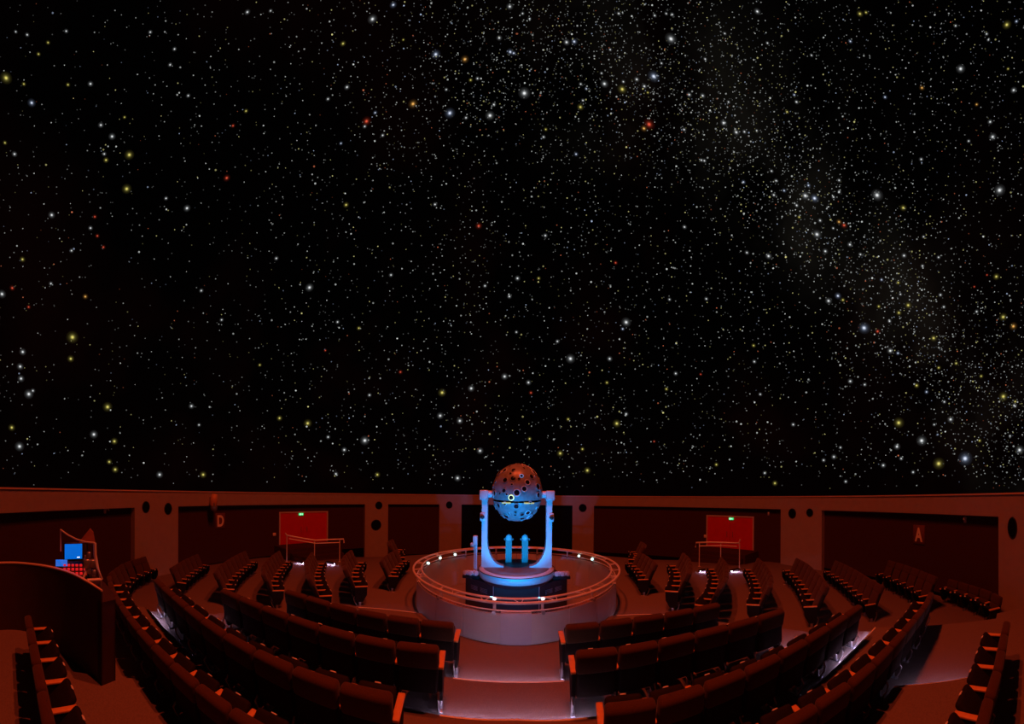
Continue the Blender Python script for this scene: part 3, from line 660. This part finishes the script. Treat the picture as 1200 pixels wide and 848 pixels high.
for s in (-1, 1):                                           # service steps in the well
    r = empty('service_step', (s * 2.05, -1.05, pit_z), s * 0.6); tag(r, 'wooden service step in the projector well, %s side' % ('D' if s < 0 else 'A'), 'step', 'service steps in the projector well')
    for dz in (0.22, 0.40):
        m = MB(); m.box(-0.35, 0.35, -0.14 + (dz - 0.22) * 1.2, 0.14 + (dz - 0.22) * 1.2, dz - 0.03, dz); m.build('tread', M_arm, r)
    for xx in (-0.33, 0.29): m = MB(); m.box(xx, xx + 0.04, -0.12, 0.33, 0, 0.37); m.build('side_frame', M_grey, r)

# ------------------------------------------------------------------ theatre seats
def seat_meshes(tilt, top, aw=0.04):
    d = {}
    T = Matrix.Translation((0, 0.02, 0.36)) @ Matrix.Rotation(tilt, 4, 'X'); L = (top - 0.345) / cos(tilt)
    m = MB(); m.rbox(-0.245, 0.245, -0.075, 0.035, -0.08, L - 0.23, 0.035, 2, T); d['backrest'] = m.mesh('backrest', M_shell)
    m = MB(); m.rbox(-0.258, 0.258, -0.09, 0.055, L - 0.28, L, 0.05, 3, T); d['headrest'] = m.mesh('headrest', M_fabric)
    m = MB(); m.rbox(-0.235, 0.235, 0.02, 0.065, 0.02, L - 0.27, 0.02, 2, T); d['back_cushion'] = m.mesh('back_cushion', M_fabric)
    T2 = Matrix.Translation((0, 0.07, 0.38)) @ Matrix.Rotation(0.75, 4, 'X')
    m = MB(); m.rbox(-0.215, 0.215, 0.0, 0.40, -0.055, 0.055, 0.045, 3, T2); d['cushion'] = m.mesh('cushion', M_shell)
    m = MB(); m.rbox(-0.035, 0.035, 0.396, 0.412, -0.02, 0.02, 0.004, 1, T2); d['number_plate'] = m.mesh('number_plate', M_plate)
    m = MB(); m.rbox(-aw, aw, -0.02, 0.36, 0.565, 0.60, 0.010, 2); d['armrest'] = m.mesh('armrest', M_arm)
    m = MB(); m.prism([(-0.024, -0.02, 0.30), (-0.024, 0.05, 0.14), (-0.024, 0.22, 0.14), (-0.024, 0.335, 0.34), (-0.024, 0.345, 0.57), (-0.024, -0.02, 0.57)], (0.048, 0, 0)); d['side_panel'] = m.mesh('side_panel', M_shell)
    m = MB(); m.rbox(-0.02, 0.02, 0.09, 0.17, 0.0, 0.16, 0.008, 1); m.rbox(-0.03, 0.03, 0.02, 0.28, 0.0, 0.02, 0.006, 1); d['leg'] = m.mesh('leg', M_metal)
    pts = [(0, -0.02, 0.30), (0, -0.06, 0.24), (0, -0.03, 0.14), (0, 0.02, 0.06), (0, 0.06, 0.0)]
    m = MB(); m.tube([(-0.02 + a, b, c) for a, b, c in pts], 0.014, 6); d['back_stay'] = m.mesh('back_stay', M_metal)
    return d
SM_NEAR = seat_meshes(0.20, 0.88); SM_FAR = seat_meshes(0.42, 1.10, 0.026)
def curve_pts(P, n=240):
    P = [Vector((a, b)) for a, b in P]
    if len(P) == 2: return [P[0].lerp(P[1], i / n) for i in range(n + 1)]
    out = []; L = len(P) - 1
    for i in range(n + 1):
        t = L * i / n; k = min(int(t), L - 1); u = t - k
        p0 = P[k - 1] if k > 0 else P[0] * 2 - P[1]; p1, p2 = P[k], P[k + 1]; p3 = P[k + 2] if k + 2 <= L else P[L] * 2 - P[L - 1]
        out.append(0.5 * ((2 * p1) + (p2 - p0) * u + (2 * p0 - 5 * p1 + 4 * p2 - p3) * u * u + (3 * p1 - p0 - 3 * p2 + p3) * u ** 3))
    return out
NSEAT = 0
ORD = 'first second third fourth fifth sixth seventh eighth ninth tenth eleventh twelfth'.split()
def seat_row(P, mode, pitch, zrow, face, label, group, aisle='centre aisle'):
    """one row: P plan points, first point at the aisle end; face = plan vector the seats look along"""
    global NSEAT
    cp = curve_pts(P); acc = [0.0]
    for i in range(len(cp) - 1): acc.append(acc[-1] + (cp[i + 1] - cp[i]).length)
    n = max(1, round(acc[-1] / pitch)); step = acc[-1] / n; s = step / 0.54
    s = min(s, 1.12)
    def pos(d):
        for i in range(len(acc) - 1):
            if acc[i + 1] >= d: 
                u = (d - acc[i]) / max(1e-6, acc[i + 1] - acc[i]); t = (cp[i + 1] - cp[i]).normalized(); return cp[i].lerp(cp[i + 1], u), t
        return cp[-1], (cp[-1] - cp[-2]).normalized()
    fv = Vector(face); SM = SM_FAR if mode == 'arm' else SM_NEAR
    for k in range(n):
        p, t = pos((k + 0.5) * step); nn = Vector((-t.y, t.x))
        if nn.dot(fv if face != (0, 0) else Vector((0, D)) - p) < 0: nn = -nn
        q = p + nn * (0.11 * s if mode == 'top' else -0.34 * s)
        z = zrow if zrow is not None else conexy(q.x, q.y)
        rz = atan2(-nn.x, nn.y)
        root = empty('theatre_seat', C(q.x, q.y, z), rz); root.scale = (s, s, s)
        tag(root, 'dark brown theatre seat, %s from the %s, %s' % (ORD[k], aisle, label), 'seat', group); NSEAT += 1
        for nm in ('backrest', 'back_cushion', 'headrest', 'cushion'): ch = link(nm, SM[nm], root)
        link('number_plate', SM['number_plate'], ch)
        # local +x points to the seat's right; which neighbour follows along the curve depends on the facing
        right = Vector((nn.y, -nn.x)); follows_right = right.dot(t) > 0
        sides = [-1 if follows_right else 1]                # the side towards the row's start
        if k == n - 1: sides.append(1 if follows_right else -1)
        for sd in sides:
            x = sd * 0.27
            a = link('armrest', SM['armrest'], root, (x, 0, 0)); link('side_panel', SM['side_panel'], root, (x, 0, 0)); link('leg', SM['leg'], root, (x, 0, 0))
            link('back_stay', SM['back_stay'], root, (x, 0, 0))
U = (0, 1)
seat_row([(-0.93, 4.08), (-1.62, 4.02), (-2.76, 3.89), (-3.79, 3.80), (-4.25, 3.74)], 'top', 0.54, 0.0, U, 'front row, D side', 'front row on the D side')
seat_row([(0.74, 4.10), (1.92, 4.04), (3.50, 3.79)], 'top', 0.54, 0.0, U, 'front row, A side', 'front row on the A side')
seat_row([(-0.90, 3.16), (-2.09, 2.93), (-3.25, 2.74), (-4.70, 2.50)], 'top', 0.54, RISE, U, 'second row behind balustrade, D side', 'second row on the D side')
seat_row([(0.70, 3.18), (1.32, 3.11), (2.38, 2.96), (3.85, 2.58)], 'top', 0.54, RISE, U, 'second row behind balustrade, A side', 'second row on the A side')
seat_row([(-1.02, 2.13), (-1.57, 1.99), (-2.58, 1.74), (-3.45, 1.58), (-4.85, 1.44), (-5.56, 1.40)], 'top', 0.52, 2 * RISE, U, 'third row behind balustrade, D side', 'third row on the D side')
seat_row([(0.74, 2.22), (1.36, 2.08), (1.81, 2.0), (2.8, 1.77), (4.5, 1.44)], 'top', 0.51, 2 * RISE, U, 'third row behind balustrade, A side', 'third row on the A side')
seat_row([(-1.55, 1.25), (-2.34, 0.98), (-3.08, 0.77), (-3.99, 0.58), (-5.06, 0.45), (-6.0, 0.45)], 'top', 0.42, 3 * RISE, U, 'fourth row, by control desk', 'fourth row on the D side')
seat_row([(1.35, 1.38), (2.23, 1.02), (2.70, 0.83), (3.39, 0.63), (4.57, 0.36), (5.3, 0.27)], 'top', 0.41, 3 * RISE, U, 'fourth row behind balustrade, A side', 'fourth row on the A side')
seat_row([(-1.25, -0.06), (-1.98, -0.30), (-2.35, -0.42), (-3.17, -0.68), (-3.75, -0.86)], 'top', 0.39, 4 * RISE, U, 'rear row before control desk', 'rear row on the D side')
seat_row([(1.25, -0.04), (2.03, -0.27), (2.75, -0.54), (3.41, -0.75), (3.75, -0.86)], 'top', 0.39, 4 * RISE, U, 'rear row before oval port', 'rear row on the A side')
F = (0, 0)
FR = [('L', [(-3.72, 8.02), (-3.95, 8.75), (-4.15, 9.6), (-4.25, 10.3)], 'first'), ('R', [(3.76, 7.85), (3.98, 8.6), (4.18, 9.5), (4.28, 10.2)], 'first'),
      ('L', [(-4.06, 6.67), (-4.33, 6.98), (-4.75, 7.5), (-5.25, 8.3), (-5.7, 9.3)], 'second'), ('R', [(3.95, 6.5), (4.25, 6.85), (4.7, 7.45), (5.2, 8.25), (5.65, 9.2)], 'second'),
      ('L', [(-4.58, 5.69), (-5.29, 6.32), (-6.14, 7.20), (-7.2, 8.6)], 'third'), ('R', [(4.19, 5.44), (4.86, 5.92), (5.49, 6.52), (6.2, 7.3), (6.9, 8.3)], 'third'),
      ('L', [(-6.0, 5.24), (-6.8, 5.84), (-7.41, 6.48), (-8.04, 7.22), (-8.7, 8.1)], 'fourth'), ('R', [(5.35, 4.75), (6.07, 5.25), (6.74, 5.86), (7.5, 6.65), (8.2, 7.5)], 'fourth'),
      ('L', [(-7.17, 4.25), (-7.94, 4.86), (-8.64, 5.57), (-9.2, 6.2), (-9.9, 7.1)], 'fifth'), ('R', [(6.27, 3.57), (7.12, 4.20), (7.89, 4.86), (8.61, 5.53), (9.32, 6.36)], 'fifth'),
      ('L', [(-8.78, 3.29), (-9.7, 4.05), (-10.32, 4.6), (-10.9, 5.2)], 'sixth'), ('R', [(7.45, 2.25), (8.28, 2.97), (9.17, 3.70), (9.95, 4.42), (10.6, 5.1)], 'sixth'),
      ('L', [(-8.55, 1.25), (-9.3, 1.55), (-10.1, 1.95), (-10.7, 2.5), (-11.1, 2.9)], 'seventh'), ('R', [(8.62, 0.84), (9.61, 1.52), (10.53, 2.30), (11.1, 2.9)], 'seventh')]
side = {'L': 'D side', 'R': 'A side'}
for sd, P, nm in FR:
    seat_row(P, 'arm', 0.50, None, F, '%s sideways row outward, %s' % (nm, side[sd]), '%s side row on the %s' % (nm, side[sd]), 'stepped aisle')
seat_row([(7.75, -1.25), (8.4, -0.95), (9.2, -0.35), (9.8, 0.2)], 'wall', 0.54, None, F, 'row against wall under sign A', 'wall row below sign A', 'oval port')
seat_row([(-4.75, 10.9), (-5.3, 11.9), (-5.6, 12.9)], 'arm', 0.54, None, F, 'short row beyond, D side', 'far short row on the D side', 'balustrade')
seat_row([(4.75, 10.9), (5.3, 11.9), (5.6, 12.9)], 'arm', 0.54, None, F, 'short row beyond, A side', 'far short row on the A side', 'balustrade')
print('SEATS', NSEAT)

# ------------------------------------------------------------------ guard rails before the doors
def guard(rho, top, low, posts_, label):
    root = empty('guard_rail', atr(posts_[0][0], posts_[0][2], rho)); base = root.location.copy()
    tag(root, label, 'railing')
    def rel(x, y): return atr(x, y, rho) - base
    m = MB(); m.tube([rel(*p) for p in top], 0.04, 8); m.build('top_rail', M_rail, root)
    m = MB(); m.tube([rel(*p) for p in low], 0.028, 8); m.build('middle_rail', M_rail, root)
    for x, y0, y1 in posts_:
        q = atr(x, y1, rho); r = hypot(q.x, q.y); zf = floor_z(q.x, q.y + D)
        m = MB(); a = rel(x, y0); b = a.copy(); b.z = zf - base.z - 0.01
        m.tube([a, b], 0.026, 8); m.lathe([(0.08, 0), (0.08, 0.015), (0.03, 0.03)], 10, Matrix.Translation(b)); m.build('post', M_rail, root)
    return root
guard(14.6, [(334.5, 624.5), (336.5, 627), (352, 630), (370, 633), (387, 632), (403, 631.5), (403.5, 636)], [(339, 631), (370, 636.5), (398.5, 635.5)],
      [(336.5, 627, 660), (369, 634, 660), (398.5, 632, 658)], 'metal guard rail with a sloping end before the red door beside sign D')
guard(14.2, [(815.5, 641), (816, 635.5), (832, 635), (850, 635.5), (866, 636), (868, 631.5)], [(819.5, 639.5), (845, 639), (864, 640)],
      [(820, 636, 663), (845, 635.5, 663), (867, 636, 665)], 'metal guard rail before the red door farther from sign D')
for x, y, rho, dl in ((352, 661, 14.3, 'nearer the first red door, D side'), (388, 664, 13.7, 'nearer the balustrade, D side'), (862, 668, 13.2, 'nearer the second red door, A side'), (826, 671, 12.8, 'nearer the balustrade, A side')):
    q = atr(x, y, rho); zf = cone_z(hypot(q.x, q.y), atan2(q.y, q.x)); q.z = zf
    r = empty('floor_light', q); tag(r, 'low floor light before a red door, ' + dl, 'light', 'floor lights before the doors')
    m = MB(); m.rbox(-0.28, 0.28, -0.10, 0.10, 0.09, 0.14, 0.015, 1); m.box(-0.28, 0.28, 0.04, 0.10, -0.02, 0.10); m.build('housing', M_shell, r)  # invented housing; the lamp is inferred from the glow on the floor
    m = MB(); m.box(-0.25, 0.25, -0.02, 0.02, 0.075, 0.088); m.build('light_strip', M_led, r)

# ------------------------------------------------------------------ control desk on the D side
dk = empty('control_desk', at(70, 666, 1.12)); dk.location.z = 4 * RISE; tag(dk, 'curved dark control desk with a thin pale edge', 'desk')
base = dk.location.copy()
top_d = 1.12
line = [at(x, y, top_d) for x, y in ((-40, 660), (8, 658), (35, 659.5), (60, 663.5), (82, 670), (102, 680), (119, 690.5))]
fr = [Vector((p.x, p.y)) for p in line]; fr = curve_pts([(p.x, p.y) for p in fr], 48)
bk = []
for i, p in enumerate(fr):
    t = (fr[min(i + 1, 48)] - fr[max(i - 1, 0)]).normalized(); n_ = Vector((-t.y, t.x)); 
    if n_.dot(p - Vector((0, -D))) < 0: n_ = -n_
    bk.append(p + n_ * (0.62 if i < 26 else 0.62 - 0.42 * (i - 26) / 22))
def slab(z0, z1, f0, f1):
    m = MB(); vs = []
    for a, b in zip(f0, f1):
        for q, z in ((a, z0), (a, z1), (b, z1), (b, z0)): vs.append(Vector((q.x, q.y, z)) - base)
    n = len(f0); fs = [(4 * i + j, 4 * i + (j + 1) % 4, 4 * i + 4 + (j + 1) % 4, 4 * i + 4 + j) for i in range(n - 1) for j in range(4)] + [(0, 1, 2, 3), (4 * n - 1, 4 * n - 2, 4 * n - 3, 4 * n - 4)]
    m.add(vs, fs); return m
zt = EYE - top_d
slab(-0.9, zt - 0.03, fr, [a.lerp(b, 0.08) for a, b in zip(fr, bk)]).build('front_panel', M_desk, dk)
slab(zt - 0.20, zt - 0.16, [a.lerp(b, 0.05) for a, b in zip(fr, bk)], bk).build('worktop', M_desk, dk)
slab(-0.9, zt - 0.17, fr[-3:], bk[-3:]).build('end_panel', M_desk, dk)
slab(-0.9, zt - 0.19, [a.lerp(b, 0.90) for a, b in zip(fr, bk)], bk).build('rear_panel', M_desk, dk)
slab(zt - 0.03, zt - 0.012, [a.lerp(b, -0.02) for a, b in zip(fr, bk)], [a.lerp(b, 0.09) for a, b in zip(fr, bk)]).build('edge_trim', M_desktrim, dk)
def plane_frame(x, y, rho):                                 # local x = right, y = away, z = up at that spot, facing the camera
    p = atr(x, y, rho); th = (x - CX) / FPX
    return p, -th
DR = 4.75
u = DR / FPX
p, rz = plane_frame(86, 656, DR); mo = empty('monitor', (p.x, p.y, zt - 0.16), rz + 0.15); tag(mo, 'monitor with a plain blue screen on the control desk', 'monitor')
hz = p.z - (zt - 0.16)
m = MB(); m.rbox(-11.5 * u, 11.5 * u, 0.0, 0.05, hz - 1 * u, hz + 20.5 * u, 0.008, 1); m.build('bezel', M_plastic, mo)
m = MB(); m.box(-10.3 * u, 10.3 * u, -0.006, 0.002, hz + 1.2 * u, hz + 18.8 * u); m.build('screen', M_screen, mo)
m = MB(); m.box(4.2 * u, 7.6 * u, -0.009, -0.005, hz + 2.6 * u, hz + 3.6 * u); m.build('screen_caption', M_ledwhite, mo)
m = MB(); m.box(-0.03, 0.03, 0.02, 0.06, 0.0, max(hz, 0.02)); m.rbox(-0.14, 0.14, -0.05, 0.15, -0.005, 0.015, 0.005, 1); m.build('stand', M_plastic, mo)
p, rz = plane_frame(72, 660, DR - 0.30); tb = empty('tablet', (p.x, p.y, zt - 0.16), rz); tag(tb, 'small tilted tablet with a blue screen beside the monitor', 'tablet')
hz = max(p.z - (zt - 0.16), 0.02); Mt = Matrix.Translation((0, 0, hz)) @ Matrix.Rotation(-0.9, 4, 'X')
m = MB(); m.rbox(-0.105, 0.105, -0.008, 0.012, -0.075, 0.075, 0.004, 1, Mt); m.build('body', M_plastic, tb)
m = MB(); m.box(-0.095, 0.095, -0.012, -0.006, -0.066, 0.066, Mt); m.build('screen', M_screen, tb)
m = MB(); m.box(-0.02, 0.02, 0.0, 0.05, 0.0, hz); m.box(-0.08, 0.08, -0.03, 0.1, -0.004, 0.012); m.build('stand', M_plastic, tb)
p, rz = plane_frame(88, 669, DR - 0.42); mp = empty('mixing_panel', (p.x, p.y, zt - 0.165), rz); tag(mp, 'sloped mixing panel glowing red on the control desk', 'control panel')
Mt = Matrix.Translation((0, 0, 0.10)) @ Matrix.Rotation(0.5, 4, 'X')
m = MB(); m.prism([(-0.22, -0.16, 0), (-0.22, 0.2, 0), (-0.22, 0.2, 0.20), (-0.22, -0.16, 0.06)], (0.44, 0, 0)); m.build('body', M_plastic, mp)
for i in range(6):
    for j in range(3):
        z = 0.065 + (0.14 / 0.36) * (0.04 + 0.1 * j); m = MB(); m.rbox(-0.19 + 0.065 * i, -0.145 + 0.065 * i, -0.14 + 0.1 * j, -0.09 + 0.1 * j, z - 0.01, z + 0.022, 0.006, 1); m.build('button', M_button, mp)
# the tubular frame at the end of the desk
fm = empty('equipment_stand', (at(108, 684, 1.12).x, at(108, 684, 1.12).y, 4 * RISE)); tag(fm, 'pale tubular equipment stand at the end of the control desk', 'stand')
b0 = fm.location.copy(); DF = 3.9
def fr_(x, y, r=DF): return atr(x, y, r) - b0
m = MB(); m.tube([fr_(71, 620.5, 4.5), fr_(71, 646, 4.5)], 0.012, 6); m.build('upright', M_rail, fm)
m = MB(); m.tube([fr_(71, 620.5, 4.5), fr_(80, 627, 4.35), (fr_(90, 632, 4.15)), fr_(100, 635, 4.0), fr_(111, 636)], 0.014, 6); m.build('top_tube', M_rail, fm)
m = MB(); m.tube([fr_(111, 636), fr_(111.5, 650), fr_(114, 664), fr_(119, 679)], 0.024, 8); m.build('front_tube', M_rail, fm)
m = MB(); m.tube([fr_(119, 679), fr_(102, 680, 3.82)], 0.024, 8); m.build('bottom_tube', M_rail, fm)
m = MB(); m.tube([fr_(98, 677, 3.82), fr_(101, 668, 3.86), fr_(100.5, 650)], 0.018, 6); m.build('rear_tube', M_rail, fm)
for x in (102, 118):
    a = fr_(x, 680, 3.86); b = a.copy(); b.z = zt - 0.165 - b0.z
    m = MB(); m.tube([a, b], 0.018, 6); m.build('leg', M_metal, fm)
for x, y, s in ((104, 650, 0.03), (108, 660, 0.04), (104, 668, 0.035), (110, 671, 0.03), (101.5, 660, 0.045)):
    c = fr_(x, y, DF - 0.03); m = MB(); m.rbox(c.x - s, c.x + s, c.y - s, c.y + s, c.z - s * 1.4, c.z + s * 1.4, 0.01, 1); m.build('fitting', M_metal, fm)
m = MB(); c0 = fr_(101, 648, DF); m.tube([fr_(100, 636.5, 4.0), fr_(101, 650, DF), fr_(104, 676, DF), fr_(110, 679, DF)], 0.012, 6); m.build('cable', M_plastic, fm)
p = atr(102, 636, 4.3); ls = empty('desk_lamp', (p.x, p.y, zt - 0.16), (108 - CX) / -FPX); tag(ls, 'desk lamp with a pointed reddish shade behind the tubular frame', 'lamp')
hz = p.z - (zt - 0.16)
m = MB(); m.prism([(-0.13, 0, hz), (0.13, 0, hz), (0.10, 0.02, hz + 0.16), (0.05, 0.02, hz + 0.22)], (0, 0.10, 0)); m.build('shade', M_shade, ls)
m = MB(); m.tube([(0, 0.05, 0), (0, 0.05, hz + 0.03)], 0.015, 6); m.lathe([(0.09, 0), (0.09, 0.015), (0.02, 0.03)], 12, Matrix.Translation((0, 0.05, 0))); m.build('stand', M_plastic, ls)

# ------------------------------------------------------------------ small fittings on the wall
M = wall_frame(246.5, 588, R); u = px_m(246)
wp = empty('wall_spotlight', M.translation); wp.rotation_euler = M.to_euler(); tag(wp, 'orange lit spotlight hung on the band above sign D', 'light')
m = MB(); m.lathe([(0.02, 0.30), (3.2 * u, 0.28), (4.2 * u, 0.0), (4.0 * u, -0.25), (3.4 * u, -0.32)], 16, Matrix.Translation((0, 3 * u, 0.32)) @ Matrix.Rotation(-pi / 2 + 0.25, 4, 'X')); m.build('housing', M_arm, wp)
m = MB(); m.box(-0.06, 0.06, 2 * u, 6 * u, -0.02, 0.36); m.build('bracket', M_metal, wp)
m = MB(); m.lathe([(3.9 * u, 0), (4.1 * u, -0.05), (3.8 * u, -0.16), (2.0 * u, -0.24), (0.02, -0.26)], 16, Matrix.Translation((0, -5.0 * u, 0.33)) @ Matrix.Rotation(-pi / 2, 4, 'X')); m.build('lens', M_metal, wp)
for a in range(3): m = MB(); m.tube([(3.3 * u * cos(a * 2.1), -0.5 * u, 0.33 + 3.3 * u * sin(a * 2.1)), (3.5 * u * cos(a * 2.1), -5.2 * u, 0.33 + 3.5 * u * sin(a * 2.1))], 0.03, 6); m.build('lens_stay', M_metal, wp)
for x, y, lab in ((122.5, 598.5, 'small pale wall bracket on the panel above the control desk'), (901, 602, 'small pale wall bracket under the band beside the pilaster near the red door'), (1131.5, 609, 'small pale wall bracket under the band between sign A and the oval port')):
    M = wall_frame(x, y, RP); r = empty('wall_bracket', M.translation); r.rotation_euler = M.to_euler(); tag(r, lab, 'bracket')
    m = MB(); m.rbox(-0.05, 0.05, -0.10, 0.12, -0.01, 0.06, 0.015, 1); m.build('plate', M_plate, r)
    m = MB(); m.tube([(0, 0.05, 0.05), (0.06, 0.10, 0.16), (0.07, 0.02, 0.2)], 0.028, 8); m.build('arm', M_plate, r)
for x, y, lab in ((321.5, 626, 'small pale switch box beside the red door near sign D'), (827, 628, 'small pale switch box beside the red door farther from sign D')):
    M = wall_frame(x, y, RP); r = empty('switch_box', M.translation); r.rotation_euler = M.to_euler(); tag(r, lab, 'switch')
    m = MB(); m.rbox(-0.10, 0.10, -0.10, 0.10, -0.01, 0.07, 0.015, 1); m.build('box', M_letter, r)
    m = MB(); m.rbox(-0.04, 0.04, -0.05, 0.05, 0.065, 0.085, 0.006, 1); m.build('rocker', M_plate, r)
